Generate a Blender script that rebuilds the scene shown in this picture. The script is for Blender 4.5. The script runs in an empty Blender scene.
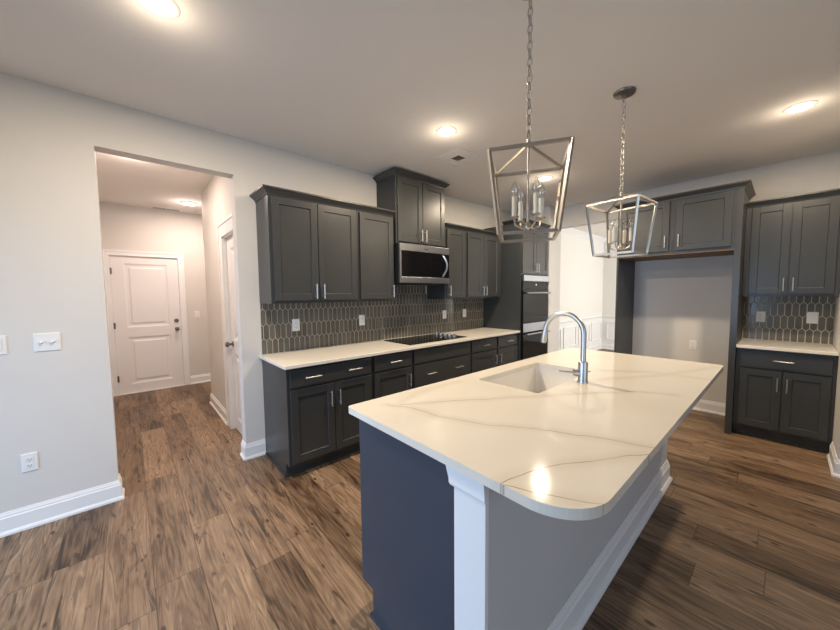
import bpy, bmesh, math, random
from mathutils import Vector, Matrix
random.seed(4)
SC = bpy.context.scene
COL = SC.collection
PI = math.pi
H = 2.764            # ceiling height
YB = 4.24            # back wall plane

# ------------------------------------------------------------------ camera
cam_d = bpy.data.cameras.new('camera'); cam = bpy.data.objects.new('camera', cam_d); COL.objects.link(cam)
yaw, pitch, roll = 0.843946, -0.065749, -0.009441
f = Vector((-math.sin(yaw)*math.cos(pitch), math.cos(yaw)*math.cos(pitch), math.sin(pitch)))
r = f.cross(Vector((0, 0, 1))).normalized(); u = r.cross(f)
r2 = math.cos(roll)*r + math.sin(roll)*u; u2 = -math.sin(roll)*r + math.cos(roll)*u
M = Matrix((r2, u2, -f)).transposed().to_4x4(); M.translation = (3.11693, -0.86523, 1.44643)
cam.matrix_world = M
cam_d.sensor_width = 36; cam_d.lens = 326.586/840*36; cam_d.clip_start = 0.02
SC.camera = cam

# ------------------------------------------------------------------ world, exposure, daylight
W = bpy.data.worlds.new('world'); SC.world = W; W.use_nodes = True
W.node_tree.nodes['Background'].inputs[0].default_value = (0.62, 0.78, 1, 1)
W.node_tree.nodes['Background'].inputs[1].default_value = 0.5
SC.view_settings.view_transform = 'Standard'; SC.view_settings.look = 'None'
SC.view_settings.gamma = 1; SC.view_settings.use_curve_mapping = False
SC.view_settings.exposure = 0.0

def area(name, loc, rot, size, power, col, shape='RECTANGLE', size_y=None, spread=PI):
    l = bpy.data.lights.new(name, 'AREA'); l.shape = shape; l.size = size
    if size_y: l.size_y = size_y
    l.energy = power; l.color = col; l.spread = spread
    o = bpy.data.objects.new(name, l); COL.objects.link(o); o.location = loc; o.rotation_euler = rot
    return o
area('daylight_window_behind', (1.55, -3.06, 1.15), (PI/2-.5, 0, 0), 1.9, 60, (0.46, 0.68, 1.0), size_y=1.9, spread=math.radians(135))
area('daylight_window_side', (6.56, -.6, 1.35), (PI/2-.35, 0, PI/2), 2.2, 29, (0.58, 0.76, 1.0), size_y=1.7, spread=math.radians(150))
area('daylight_dining_window', (4.5, 6.6, 1.5), (PI/2, 0, PI/2), 2.2, 145, (1.0, 0.97, 0.91), size_y=1.6)
CAN_W = 33.0
WARM = (1.0, 0.82, 0.605)

# ------------------------------------------------------------------ node helpers
class NT:
    def __init__(s, name):
        s.mat = bpy.data.materials.new(name); s.mat.use_nodes = True
        s.t = s.mat.node_tree; s.n = s.t.nodes; s.b = s.n['Principled BSDF']
    def put(s, sock, v):
        if isinstance(v, bpy.types.NodeSocket): s.t.links.new(v, sock)
        else: sock.default_value = v
    def m(s, op, a, b=None, c=None, clamp=False):
        k = s.n.new('ShaderNodeMath'); k.operation = op; k.use_clamp = clamp
        s.put(k.inputs[0], a)
        if b is not None: s.put(k.inputs[1], b)
        if c is not None: s.put(k.inputs[2], c)
        return k.outputs[0]
    def pos(s):
        k = s.n.new('ShaderNodeNewGeometry'); x = s.n.new('ShaderNodeSeparateXYZ')
        s.t.links.new(k.outputs['Position'], x.inputs[0]); return x.outputs
    def vec(s, x, y, z=0.0):
        k = s.n.new('ShaderNodeCombineXYZ'); s.put(k.inputs[0], x); s.put(k.inputs[1], y); s.put(k.inputs[2], z); return k.outputs[0]
    def noise(s, v, scale, detail=3, rough=.5, dist=0.):
        k = s.n.new('ShaderNodeTexNoise'); s.t.links.new(v, k.inputs['Vector'])
        k.inputs['Scale'].default_value = scale; k.inputs['Detail'].default_value = detail
        k.inputs['Roughness'].default_value = rough; k.inputs['Distortion'].default_value = dist
        return k.outputs['Fac']
    def white(s, v, d='2D'):
        k = s.n.new('ShaderNodeTexWhiteNoise'); k.noise_dimensions = d
        s.t.links.new(v, k.inputs['Vector']); return k.outputs['Value']
    def ramp(s, fac, stops):
        k = s.n.new('ShaderNodeValToRGB'); s.put(k.inputs[0], fac); e = k.color_ramp.elements
        while len(e) < len(stops): e.new(.5)
        for q, (p, c) in zip(e, stops): q.position = p; q.color = (*c, 1)
        return k.outputs[0]
    def mix(s, fac, a, b, mode='MIX'):
        k = s.n.new('ShaderNodeMix'); k.data_type = 'RGBA'; k.blend_type = mode
        s.put(k.inputs[0], fac)
        for i, v in ((6, a), (7, b)): s.put(k.inputs[i], v if isinstance(v, bpy.types.NodeSocket) else (*v, 1))
        return k.outputs[2]
    def smooth(s, v, a, b, lo=1.0, hi=0.0):
        k = s.n.new('ShaderNodeMapRange'); k.interpolation_type = 'SMOOTHSTEP'; s.put(k.inputs[0], v)
        k.inputs[1].default_value = a; k.inputs[2].default_value = b; k.inputs[3].default_value = lo; k.inputs[4].default_value = hi
        return k.outputs[0]
    def bump(s, h, strength=.1, dist=.002):
        k = s.n.new('ShaderNodeBump'); s.put(k.inputs['Height'], h); k.inputs['Strength'].default_value = strength
        k.inputs['Distance'].default_value = dist; s.t.links.new(k.outputs[0], s.b.inputs['Normal'])
    def base(s, c): s.put(s.b.inputs['Base Color'], c if isinstance(c, bpy.types.NodeSocket) else (*c, 1))

def plain(name, col, rough=.5, metal=0., spec=.5, noise=0., nscale=40, bump=0., bscale=200, coat=0.):
    n = NT(name); n.b.inputs['Roughness'].default_value = rough; n.b.inputs['Metallic'].default_value = metal
    n.b.inputs['Specular IOR Level'].default_value = spec; n.b.inputs['Coat Weight'].default_value = coat
    p = n.pos(); v = n.vec(p[0], p[1], p[2])
    if noise:
        k = n.noise(v, nscale, 3)
        n.base(n.mix(k, tuple(c*(1-noise) for c in col), tuple(c*(1+noise) for c in col)))
    else: n.base(col)
    if bump: n.bump(n.noise(v, bscale, 2), bump, .001)
    return n.mat

M_WALL = plain('greige_wall_paint', (0.66, 0.635, 0.60), .75, spec=.2, noise=.015, nscale=3, bump=.12, bscale=160)
M_CEIL = plain('ceiling_paint', (0.82, 0.79, 0.76), .9, spec=.1, noise=.012, nscale=2, bump=.25, bscale=120)
M_TRIM = plain('white_trim_paint', (0.80, 0.80, 0.80), .32, noise=.01)
M_DINE = plain('dining_wall_paint', (0.76, 0.75, 0.72), .7, spec=.2, noise=.01, nscale=3)
M_DOOR = plain('white_door_paint', (0.78, 0.76, 0.75), .38, noise=.01)
M_CAB = plain('charcoal_cabinet_paint', (0.039, 0.042, 0.043), .33, noise=.05, nscale=8)
M_ISL = plain('slate_blue_island_paint', (0.036, 0.050, 0.072), .33, noise=.05, nscale=8)
M_GAP = plain('dark_recess', (0.012, 0.012, 0.012), .7, noise=.05)
M_NICK = plain('satin_nickel', (0.56, 0.56, 0.55), .38, 1., noise=.03)
M_PEND = plain('brushed_nickel_pendant', (0.54, 0.50, 0.44), .36, 1., noise=.05, nscale=30)
M_PDARK = plain('dark_nickel', (0.22, 0.20, 0.18), .35, 1., noise=.05)
M_STEEL = plain('stainless_steel', (0.34, 0.355, 0.385), .3, 1., noise=.03, nscale=15)
M_BLACK = plain('black_glass', (0.005, 0.005, 0.006), .08, spec=.14, noise=.05)
M_BPLAST = plain('black_plastic', (0.012, 0.012, 0.013), .4, noise=.05)
M_PLATE = plain('white_plastic', (0.78, 0.78, 0.77), .35, noise=.01)
M_SLOT = plain('dark_slot', (0.05, 0.05, 0.05), .6, noise=.02)
M_SINK = plain('white_sink_composite', (0.80, 0.78, 0.74), .25, noise=.015, nscale=6)
M_GROUT = plain('tile_grout', (0.62, 0.58, 0.49), .85, noise=.04)
M_IVORY = plain('ivory_candle_sleeve', (0.72, 0.66, 0.52), .45, noise=.02)
M_KNOBM = plain('dark_bronze_nickel', (0.20, 0.18, 0.16), .3, 1., noise=.05)
M_CWHITE = plain('white_quartz_counter', (0.75, 0.71, 0.64), .14, noise=.025, nscale=7)
M_WOODU = plain('raw_plywood_underside', (0.23, 0.14, 0.075), .6, noise=.15, nscale=20)

def tile_mat():
    n = NT('taupe_glazed_tile'); p = n.pos()
    o = n.n.new('ShaderNodeNewGeometry')
    rnd = o.outputs['Random Per Island']
    v = n.noise(n.vec(p[0], p[1], p[2]), 30, 3)
    c = n.mix(rnd, (0.085, 0.078, 0.063), (0.135, 0.125, 0.102))
    n.base(n.mix(n.m('MULTIPLY', v, .5), c, (0.165, 0.152, 0.126))); n.b.inputs['Roughness'].default_value = .16
    return n.mat
M_TILE = tile_mat()

def emis(name, col, strength):
    n = NT(name); n.base((.8, .8, .8)); n.b.inputs['Emission Color'].default_value = (*col, 1)
    n.b.inputs['Emission Strength'].default_value = strength
    p = n.pos(); n.put(n.b.inputs['Roughness'], n.smooth(n.noise(n.vec(p[0], p[1], p[2]), 20), 0, 1, .4, .6))
    return n.mat
M_LENS = emis('lit_downlight_lens', (1.0, .88, .70), 14)
M_HLENS = emis('lit_hall_light_lens', (1.0, .88, .78), 10)

def glass_mat():
    n = NT('clear_bulb_glass'); n.n.remove(n.b)
    g = n.n.new('ShaderNodeBsdfGlossy'); g.inputs['Roughness'].default_value = .04
    t = n.n.new('ShaderNodeBsdfTransparent'); t.inputs[0].default_value = (.96, .95, .93, 1)
    mx = n.n.new('ShaderNodeMixShader'); lw = n.n.new('ShaderNodeLayerWeight'); lw.inputs[0].default_value = .45
    n.put(mx.inputs[0], n.m('MULTIPLY_ADD', lw.outputs['Facing'], .75, .12, clamp=True))
    n.t.links.new(t.outputs[0], mx.inputs[1]); n.t.links.new(g.outputs[0], mx.inputs[2])
    n.t.links.new(mx.outputs[0], n.n['Material Output'].inputs[0]); return n.mat
M_BULB = glass_mat()

def floor_mat():
    n = NT('rustic_hickory_planks'); p = n.pos(); x, y = p[0], p[1]
    pw, pl = .196, 1.25
    ry = n.m('DIVIDE', n.m('ADD', y, .45+pw*40), pw); row = n.m('FLOOR', ry); fy = n.m('FRACT', ry)
    off = n.m('MULTIPLY', n.white(n.vec(row, 3.7)), pl)
    rx = n.m('DIVIDE', n.m('ADD', n.m('ADD', x, 30.), off), pl); cl = n.m('FLOOR', rx); fx = n.m('FRACT', rx)
    rnd = n.white(n.vec(row, cl)); rnd2 = n.white(n.vec(n.m('ADD', row, 17.3), cl))
    sx = n.m('MULTIPLY_ADD', rnd, 37., x); sy = n.m('MULTIPLY_ADD', rnd2, 13., y)
    # cathedral grain: contour bands of a stretched noise
    big = n.noise(n.vec(n.m('MULTIPLY', sx, .8), n.m('MULTIPLY', sy, 8.0), rnd), 1.0, 2.0, .5, .15)
    band = n.m('MULTIPLY_ADD', n.m('SINE', n.m('MULTIPLY', big, 80.)), .5, .5)
    fine = n.noise(n.vec(n.m('MULTIPLY', sx, 3.2), n.m('MULTIPLY', sy, 85.), rnd), 1.0, 5, .72)
    mid = n.noise(n.vec(n.m('MULTIPLY', sx, 1.7), n.m('MULTIPLY', sy, 9.), rnd2), 1.0, 4, .62, .6)
    tone = n.m('ADD', n.m('ADD', n.m('MULTIPLY', band, .07), n.m('MULTIPLY', fine, .42)), n.m('ADD', n.m('MULTIPLY', mid, .50), n.m('MULTIPLY_ADD', rnd, .11, -.03)))
    col = n.ramp(tone, [(.37, (.036, .020, .011)), (.47, (.130, .078, .044)), (.55, (.215, .136, .080)), (.68, (.36, .243, .150))])
    fig = n.m('MULTIPLY', n.smooth(band, .72, .98, 0., 1.), n.smooth(mid, .42, .62, 0., .62))
    col = n.mix(fig, col, (.045, .027, .017))
    # dark mineral streaks and knots
    st = n.noise(n.vec(n.m('MULTIPLY', sx, 2.6), n.m('MULTIPLY', sy, 20.), rnd2), 1.0, 4, .65, 1.2)
    col = n.mix(n.smooth(st, .57, .67, 0., .8), col, (.026, .016, .011))
    vo = n.n.new('ShaderNodeTexVoronoi'); vo.inputs['Scale'].default_value = 1.
    n.t.links.new(n.vec(n.m('MULTIPLY', sx, 4.2), n.m('MULTIPLY', sy, 9.5), 0.), vo.inputs['Vector'])
    col = n.mix(n.smooth(vo.outputs['Distance'], .06, .13, .9, 0.), col, (.018, .011, .008))
    ey = n.m('MINIMUM', fy, n.m('SUBTRACT', 1., fy)); ex = n.m('MINIMUM', fx, n.m('SUBTRACT', 1., fx))
    seam = n.m('MAXIMUM', n.smooth(ey, .006, .016), n.smooth(ex, .0009, .0024))
    col = n.mix(n.m('MULTIPLY', seam, .6), col, (.012, .007, .005))
    n.base(col); n.put(n.b.inputs['Roughness'], n.smooth(fine, .2, .8, .36, .52))
    n.b.inputs['Specular IOR Level'].default_value = .4
    n.bump(n.m('SUBTRACT', n.m('MULTIPLY', fine, .3), seam), .25, .0015); return n.mat
M_FLOOR = floor_mat()

def quartz_mat():
    n = NT('veined_quartz'); p = n.pos()
    nx = n.noise(n.vec(p[0], p[1], 0.), 7., 3); ny = n.noise(n.vec(p[0], p[1], 9.), 7., 3)
    x = n.m('MULTIPLY_ADD', n.m('SUBTRACT', nx, .5), .035, p[0]); y = n.m('MULTIPLY_ADD', n.m('SUBTRACT', ny, .5), .035, p[1])
    lines = [[(1.941, 0.059), (2.096, 0.315), (2.308, 0.628), (2.423, 0.809), (2.614, 1.070), (2.771, 1.148)],
             [(1.898, 0.013), (2.003, 0.067), (2.163, 0.082), (2.357, 0.160), (2.508, 0.262), (2.656, 0.340), (2.868, 0.411)],
             [(2.621, -0.162), (2.642, -0.039), (2.687, 0.079), (2.765, 0.210), (2.868, 0.381)],
             [(2.632, -0.135), (2.711, -0.107), (2.789, -0.060), (2.868, -0.007)],
             [(1.941, 0.059), (1.891, 0.129), (1.844, 0.323), (1.856, 0.550)],
             [(2.402, 1.187), (2.454, 1.287), (2.616, 1.545), (2.772, 1.947), (2.810, 2.069)],
             [(2.325, 1.429), (2.538, 1.604), (2.868, 1.642)]]
    d = None
    for li, L in enumerate(lines):
        for (ax, ay), (bx, by) in zip(L, L[1:]):
            dx, dy = bx-ax, by-ay; l2 = dx*dx+dy*dy
            px = n.m('SUBTRACT', x, ax); py = n.m('SUBTRACT', y, ay)
            t = n.m('DIVIDE', n.m('ADD', n.m('MULTIPLY', px, dx), n.m('MULTIPLY', py, dy)), l2, clamp=True)
            qx = n.m('MULTIPLY_ADD', t, -dx, px); qy = n.m('MULTIPLY_ADD', t, -dy, py)
            e = n.m('SQRT', n.m('ADD', n.m('MULTIPLY', qx, qx), n.m('MULTIPLY', qy, qy)))
            if li >= 4: e = n.m('ADD', e, .0022)
            d = e if d is None else n.m('MINIMUM', d, e)
    fade = n.smooth(n.noise(n.vec(p[0], p[1], 3.), 5., 2), .30, .62, .35, .85)
    core = n.m('MULTIPLY', n.smooth(d, .0004, .0032), fade)
    halo = n.smooth(d, 0., .055, .32, 0.)
    c = n.mix(n.noise(n.vec(p[0], p[1], p[2]), 3.5, 4), (.70, .655, .565), (.76, .715, .625))
    c = n.mix(halo, c, (.55, .48, .38)); c = n.mix(core, c, (.30, .24, .175))
    n.base(c); n.b.inputs['Roughness'].default_value = .085; return n.mat
M_QUARTZ = quartz_mat()

# ------------------------------------------------------------------ mesh helpers
def nb(): return bmesh.new()
def box(bm, x0, x1, y0, y1, z0, z1):
    vs = [bm.verts.new((x, y, z)) for z in (z0, z1) for x, y in ((x0, y0), (x1, y0), (x1, y1), (x0, y1))]
    for q in ((3, 2, 1, 0), (4, 5, 6, 7), (0, 1, 5, 4), (1, 2, 6, 5), (2, 3, 7, 6), (3, 0, 4, 7)): bm.faces.new([vs[i] for i in q])
    return vs
def prism(bm, pts, d):            # pts: 3D polygon, d: extrusion vector
    a = [bm.verts.new(p) for p in pts]; b = [bm.verts.new(Vector(p)+Vector(d)) for p in pts]
    bm.faces.new(a[::-1]); bm.faces.new(b); k = len(pts)
    for i in range(k): bm.faces.new((a[i], a[(i+1) % k], b[(i+1) % k], b[i]))
def tube(bm, pts, rad, seg=12, caps=True):
    pts = [Vector(p) for p in pts]; rads = rad if isinstance(rad, (list, tuple)) else [rad]*len(pts)
    rings = []; prev = None
    for i, p in enumerate(pts):
        t = (pts[min(i+1, len(pts)-1)]-pts[max(i-1, 0)]).normalized()
        if prev is None:
            a = t.cross(Vector((0, 0, 1)));  a = a if a.length > .05 else t.cross(Vector((1, 0, 0)))
        else: a = prev - t*prev.dot(t)
        a.normalize(); b = t.cross(a); prev = a
        rings.append([bm.verts.new(p+(a*math.cos(2*PI*k/seg)+b*math.sin(2*PI*k/seg))*rads[i]) for k in range(seg)])
    for A, B in zip(rings, rings[1:]):
        for k in range(seg): bm.faces.new((A[k], A[(k+1) % seg], B[(k+1) % seg], B[k]))
    if caps: bm.faces.new(rings[0][::-1]); bm.faces.new(rings[-1])
def lathe(bm, c, prof, seg=24, axis='z'):     # prof: list of (radius, height), closed at ends with caps
    c = Vector(c); rings = []
    for rr, h in prof:
        ring = []
        for k in range(seg):
            a = 2*PI*k/seg; q = (rr*math.cos(a), rr*math.sin(a), h)
            if axis == 'x': q = (h, rr*math.cos(a), rr*math.sin(a))
            if axis == '-y': q = (rr*math.cos(a), -h, rr*math.sin(a))
            ring.append(bm.verts.new(c+Vector(q)))
        rings.append(ring)
    for A, B in zip(rings, rings[1:]):
        for k in range(seg): bm.faces.new((A[k], A[(k+1) % seg], B[(k+1) % seg], B[k]))
    bm.faces.new(rings[0][::-1]); bm.faces.new(rings[-1])
def bar(bm, p, q, w, h=None):                 # square bar from p to q
    h = h or w; p = Vector(p); q = Vector(q); t = (q-p).normalized()
    a = t.cross(Vector((0, 0, 1))); a = a if a.length > .05 else Vector((1, 0, 0)); a.normalize(); b = a.cross(t)
    c = [a*w/2+b*h/2, -a*w/2+b*h/2, -a*w/2-b*h/2, a*w/2-b*h/2]
    prism(bm, [p+k for k in c], q-p)
def sweep(bm, path, prof, z=0.):              # path in plan, prof closed polygon of (out, z); out = right of travel
    path = [Vector((a, b)) for a, b in path]; k = len(path); rings = []
    for i, p in enumerate(path):
        dirs = []
        if i > 0: dirs.append((p-path[i-1]).normalized())
        if i < k-1: dirs.append((path[i+1]-p).normalized())
        ns = [Vector((d.y, -d.x)) for d in dirs]
        m_ = ns[0] if len(ns) == 1 else (ns[0]+ns[1])/(1+ns[0].dot(ns[1]))
        rings.append([bm.verts.new((p.x+m_.x*o, p.y+m_.y*o, z+h)) for o, h in prof])
    n_ = len(prof)
    for A, B in zip(rings, rings[1:]):
        for j in range(n_): bm.faces.new((A[j], A[(j+1) % n_], B[(j+1) % n_], B[j]))
    bm.faces.new(rings[0][::-1]); bm.faces.new(rings[-1])
def obj(name, bm, mat, parent=None, smooth=False, bevel=0.):
    bmesh.ops.recalc_face_normals(bm, faces=bm.faces)
    off = Vector(parent['_o']) if parent else Vector((0, 0, 0))
    if parent: bmesh.ops.translate(bm, verts=bm.verts, vec=-off)
    me = bpy.data.meshes.new(name); bm.to_mesh(me); bm.free(); me.materials.append(mat)
    o = bpy.data.objects.new(name, me); COL.objects.link(o)
    if smooth:
        for q in me.polygons: q.use_smooth = True
        try: me.set_sharp_from_angle(angle=math.radians(38))
        except Exception: pass
    if bevel:
        b = o.modifiers.new('bevel', 'BEVEL'); b.width = bevel; b.segments = 2; b.limit_method = 'ANGLE'; b.harden_normals = False
    if parent: o.parent = parent; o['_o'] = parent['_o']
    else: o['_o'] = (0., 0., 0.)
    return o
def tag(o, label, cat, group=None):
    o['label'] = label; o['category'] = cat
    if group: o['group'] = group
    return o
def thing(name, label, cat, loc, group=None):
    o = bpy.data.objects.new(name, None); COL.objects.link(o); o.location = loc; o.empty_display_size = .1
    o['_o'] = tuple(float(c) for c in loc)
    return tag(o, label, cat, group)
def struct(name, bm, mat, bevel=0., parent=None):
    o = obj(name, bm, mat, parent, bevel=bevel)
    if not parent: o['kind'] = 'structure'
    return o
def dup(root, loc, label):
    c = root.copy(); COL.objects.link(c); c.location = loc; c['label'] = label
    def rec(a, b):
        for ch in [q for q in COL.objects if q.parent == a]:
            d = ch.copy(); COL.objects.link(d); d.parent = b; rec(ch, d)
    rec(root, c); return c
def T(o, ox, oy):                              # local (u right, n outward, z) -> world
    if o == 'L': return lambda u_, n_, z_: (ox+n_, oy+u_, z_)
    if o == 'B': return lambda u_, n_, z_: (ox+u_, oy-n_, z_)
    if o == 'R': return lambda u_, n_, z_: (ox-n_, oy-u_, z_)
def tbox(bm, t, u0, u1, n0, n1, z0, z1):
    a = t(u0, n0, z0); b = t(u1, n1, z1)
    box(bm, min(a[0], b[0]), max(a[0], b[0]), min(a[1], b[1]), max(a[1], b[1]), z0, z1)

# ------------------------------------------------------------------ the setting
OY0, OY1, OZ = -.987, -.160, 2.451            # cased-less opening in the left wall
WT = .12
bm = nb(); box(bm, -3.6, 6.7, -3.3, 9.0, -.06, 0); struct('floor', bm, M_FLOOR)
bm = nb(); box(bm, -3.6, 6.7, -3.3, 9.0, H, H+.08); struct('ceiling', bm, M_CEIL)
bm = nb()
box(bm, -WT, 0, -3.1, OY0, 0, H); box(bm, -WT, 0, OY0, OY1, OZ, H); box(bm, -WT, 0, OY1, YB, 0, H)
struct('wall_left', bm, M_WALL)
OX0, OX1, OXZ = .662, 1.716, 2.45             # opening to the dining room
bm = nb(); box(bm, -WT, OX0, YB, YB+WT, 0, H); box(bm, OX0, OX1, YB, YB+WT, OXZ, H); box(bm, OX1, 6.6, YB, YB+WT, 0, H)
box(bm, 0, OX0, 3.985, YB, 0, H)
struct('wall_back', bm, M_WALL)
bm = nb(); box(bm, 3.430, 3.57, 3.168, YB, 0, H); struct('wall_right_return', bm, M_WALL)
# far side of the room, behind the camera: windows let in daylight
bm = nb(); box(bm, -WT, .55, -3.1, -3.0, 0, H); box(bm, 2.55, 6.6, -3.1, -3.0, 0, H); box(bm, .55, 2.55, -3.1, -3.0, 0, .15); box(bm, .55, 2.55, -3.1, -3.0, 2.15, H)
struct('wall_front', bm, M_WALL)
bm = nb(); box(bm, 6.5, 6.6, -3.1, -1.7, 0, H); box(bm, 6.5, 6.6, .5, YB, 0, H); box(bm, 6.5, 6.6, -1.7, .5, 0, .5); box(bm, 6.5, 6.6, -1.7, .5, 2.2, H)
struct('wall_right', bm, M_WALL)
bm = nb()
for x0 in (.55, 1.52, 2.49): box(bm, x0, x0+.06, -3.05, -2.99, .15, 2.15)
for z0 in (.15, 2.09): box(bm, .61, 2.49, -3.045, -2.995, z0, z0+.06)
struct('window_1', bm, M_TRIM)
# hall
HX = -3.32
DY0, DY1, DZ = -1.05, -.258, 2.035            # hall door
bm = nb(); box(bm, HX-.14, HX, -1.6, DY0, 0, H); box(bm, HX-.14, HX, DY1, 1.4, 0, H); box(bm, HX-.14, HX, DY0, DY1, DZ, H)
struct('wall_hall_end', bm, M_WALL)
bm = nb(); box(bm, -1.98, -.835, -.10, 0, 0, H); box(bm, -.835, -.17, -.10, 0, 2.055, H); box(bm, -.17, -WT, -.10, 0, 0, H)
box(bm, HX, -1.98, 1.3, 1.4, 0, H); box(bm, -1.98, -1.88, 0, 1.4, 0, H)
struct('wall_hall_right', bm, M_WALL)
bm = nb(); box(bm, HX, -WT, -1.6, -1.48, 0, H); struct('wall_hall_left', bm, M_WALL)
# dining room
DX = 0.0; DYE = 8.1
bm = nb(); box(bm, -WT, 0, YB+WT, DYE+.1, 0, H); struct('wall_dining_left', bm, M_DINE)
bm = nb(); box(bm, 0, 4.7, DYE, DYE+.1, 0, H); struct('wall_dining_end', bm, M_DINE)
bm = nb(); box(bm, 4.6, 4.7, YB+WT, 5.5, 0, H); box(bm, 4.6, 4.7, 7.7, DYE, 0, H); box(bm, 4.6, 4.7, 5.5, 7.7, 0, .7); box(bm, 4.6, 4.7, 5.5, 7.7, 2.3, H)
struct('wall_dining_right', bm, M_DINE)

# baseboards: tall board with ogee top and shoe
BASE = [(0, 0), (.026, 0), (.026, .012), (.018, .024), (.015, .026), (.015, .105), (.010, .112), (.010, .120), (.006, .130), (.004, .138), (0, .138)]
def baseboard(name, *paths):
    bm = nb()
    for p in paths: sweep(bm, p, BASE)
    return struct(name, bm, M_TRIM)
baseboard('baseboard_left', [(0, -3.0), (0, OY0), (-WT, OY0)], [(-WT, OY1), (0, OY1), (0, -.002)])
baseboard('baseboard_back', [(OX1+.02, YB), (2.745, YB)], [(OX0, 3.99), (OX0, YB+WT)])
baseboard('baseboard_right', [(3.430, 3.60), (3.430, 3.168), (3.57, 3.168), (3.57, YB), (6.5, YB)])
baseboard('baseboard_hall', [(HX, -1.48), (HX, -1.125)], [(HX, -.18), (HX, 1.3)], [(-1.98, .05), (-1.98, -.10), (-.976, -.10)])
for o in ('baseboard_left', 'baseboard_hall'): pass

# hall door: two-panel slab, casing, knob, deadbolt, hinges
def panel_slab(bm, t, w, z0, z1, panels, n0=0., th=.035, rec=.010, raised=True):
    us = sorted({0., w, *[p[0] for p in panels], *[p[1] for p in panels]}); zs = sorted({z0, z1, *[p[2] for p in panels], *[p[3] for p in panels]})
    n1 = n0+th
    tbox(bm, t, 0, w, n0, n1-rec, z0, z1)
    for a, b in zip(us, us[1:]):
        for c, d in zip(zs, zs[1:]):
            if not any(p[0] <= a and b <= p[1] and p[2] <= c and d <= p[3] for p in panels): tbox(bm, t, a, b, n1-rec, n1, c, d)
    for (a, b, c, d) in panels:
        e = .022
        # sloped sticking around the recess and a raised centre field
        P = lambda uu, nn, zz: t(uu, nn, zz)
        q0 = [(a, c), (b, c), (b, d), (a, d)]; q1 = [(a+e, c+e), (b-e, c+e), (b-e, d-e), (a+e, d-e)]
        for i in range(4):
            j = (i+1) % 4
            vs = [bm.verts.new(P(q0[i][0], n1-.001, q0[i][1])), bm.verts.new(P(q0[j][0], n1-.001, q0[j][1])), bm.verts.new(P(q1[j][0], n1-rec+.0005, q1[j][1])), bm.verts.new(P(q1[i][0], n1-rec+.0005, q1[i][1]))]
            bm.faces.new(vs)
        if raised:
            g = .05; q2 = [(a+g, c+g), (b-g, c+g), (b-g, d-g), (a+g, d-g)]; q3 = [(a+g+.02, c+g+.02), (b-g-.02, c+g+.02), (b-g-.02, d-g-.02), (a+g+.02, d-g-.02)]
            A = [bm.verts.new(P(p[0], n1-rec, p[1])) for p in q2]; B = [bm.verts.new(P(p[0], n1-.002, p[1])) for p in q3]
            bm.faces.new(B)
            for i in range(4): bm.faces.new((A[i], A[(i+1) % 4], B[(i+1) % 4], B[i]))
t = T('L', HX-.045, DY0+.006)
w = DY1-DY0-.012
bm = nb(); panel_slab(bm, t, w, .012, DZ-.008, [(.14, w-.135, .985, 1.925), (.14, w-.135, .14, .84)])
d1 = obj('door_1', bm, M_DOOR); d1['kind'] = 'structure'
bm = nb(); lathe(bm, (HX-.010, -.315, .925), [(.030, 0), (.030, .006), (.012, .010), (.011, .030), (.024, .038), (.029, .050), (.026, .062), (.012, .068)], axis='x'); obj('knob', bm, M_KNOBM, d1, True)
bm = nb(); lathe(bm, (HX-.010, -.318, 1.058), [(.030, 0), (.030, .010), (.026, .018), (.010, .020)], axis='x'); obj('deadbolt', bm, M_KNOBM, d1, True)
for z in (1.81, 1.02, .24):
    bm = nb(); tube(bm, [(HX+.004, DY0+.002, z-.045), (HX+.004, DY0+.002, z+.045)], .008); box(bm, HX-.010, HX+.003, DY0-.0, DY0+.022, z-.044, z+.044); obj('hinge', bm, M_KNOBM, d1)
CASE = [(0, 0), (0, .016), (.010, .018), (.045, .014), (.060, .020), (.068, .020), (.070, 0)]
def casing(bm, t, u0, u1, z1, n=0., w=.075):
    # two legs and a head, stepped profile
    for (a, b) in ((u0-w, u0), (u1, u1+w)):
        tbox(bm, t, a, b, n, n+.014, 0, z1)
        o = a if a < u0 else b-.022
        tbox(bm, t, o, o+.022, n+.014, n+.021, 0, z1+w-.022)
    tbox(bm, t, u0-w, u1+w, n, n+.014, z1, z1+w); tbox(bm, t, u0-w, u1+w, n+.014, n+.021, z1+w-.022, z1+w)
bm = nb(); t0 = T('L', HX, 0); casing(bm, t0, DY0, DY1, DZ); box(bm, HX-.14, HX, DY0-.001, DY0+.004, 0, DZ); box(bm, HX-.14, HX, DY1-.004, DY1+.001, 0, DZ); box(bm, HX-.14, HX, DY0, DY1, DZ-.006, DZ)
box(bm, HX-.05, HX+.012, DY0, DY1, 0, .010)
struct('trim_1', bm, M_TRIM)
# side door of the hall
bm = nb(); t1 = T('B', 0, -.10); casing(bm, t1, -.835, -.19, 2.055, w=.14); box(bm, -.837, -.820, -.10, 0, 0, 2.055); box(bm, -.19, -.17, -.10, 0, 0, 2.055); box(bm, -.837, -.17, -.10, 0, 2.04, 2.056)
struct('trim_2', bm, M_TRIM)
bm = nb(); w2 = .625; panel_slab(bm, T('B', -.817, -.035), w2, .012, 2.038, [(.12, w2-.12, .985, 1.925), (.12, w2-.12, .14, .84)])
d2 = obj('door_2', bm, M_DOOR); d2['kind'] = 'structure'
bm = nb(); lathe(bm, (-.735, -.071, .935), [(.030, 0), (.030, .006), (.012, .010), (.011, .034), (.024, .042), (.029, .055), (.026, .066), (.012, .072)], axis='-y'); obj('knob', bm, M_KNOBM, d2, True)
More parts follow.
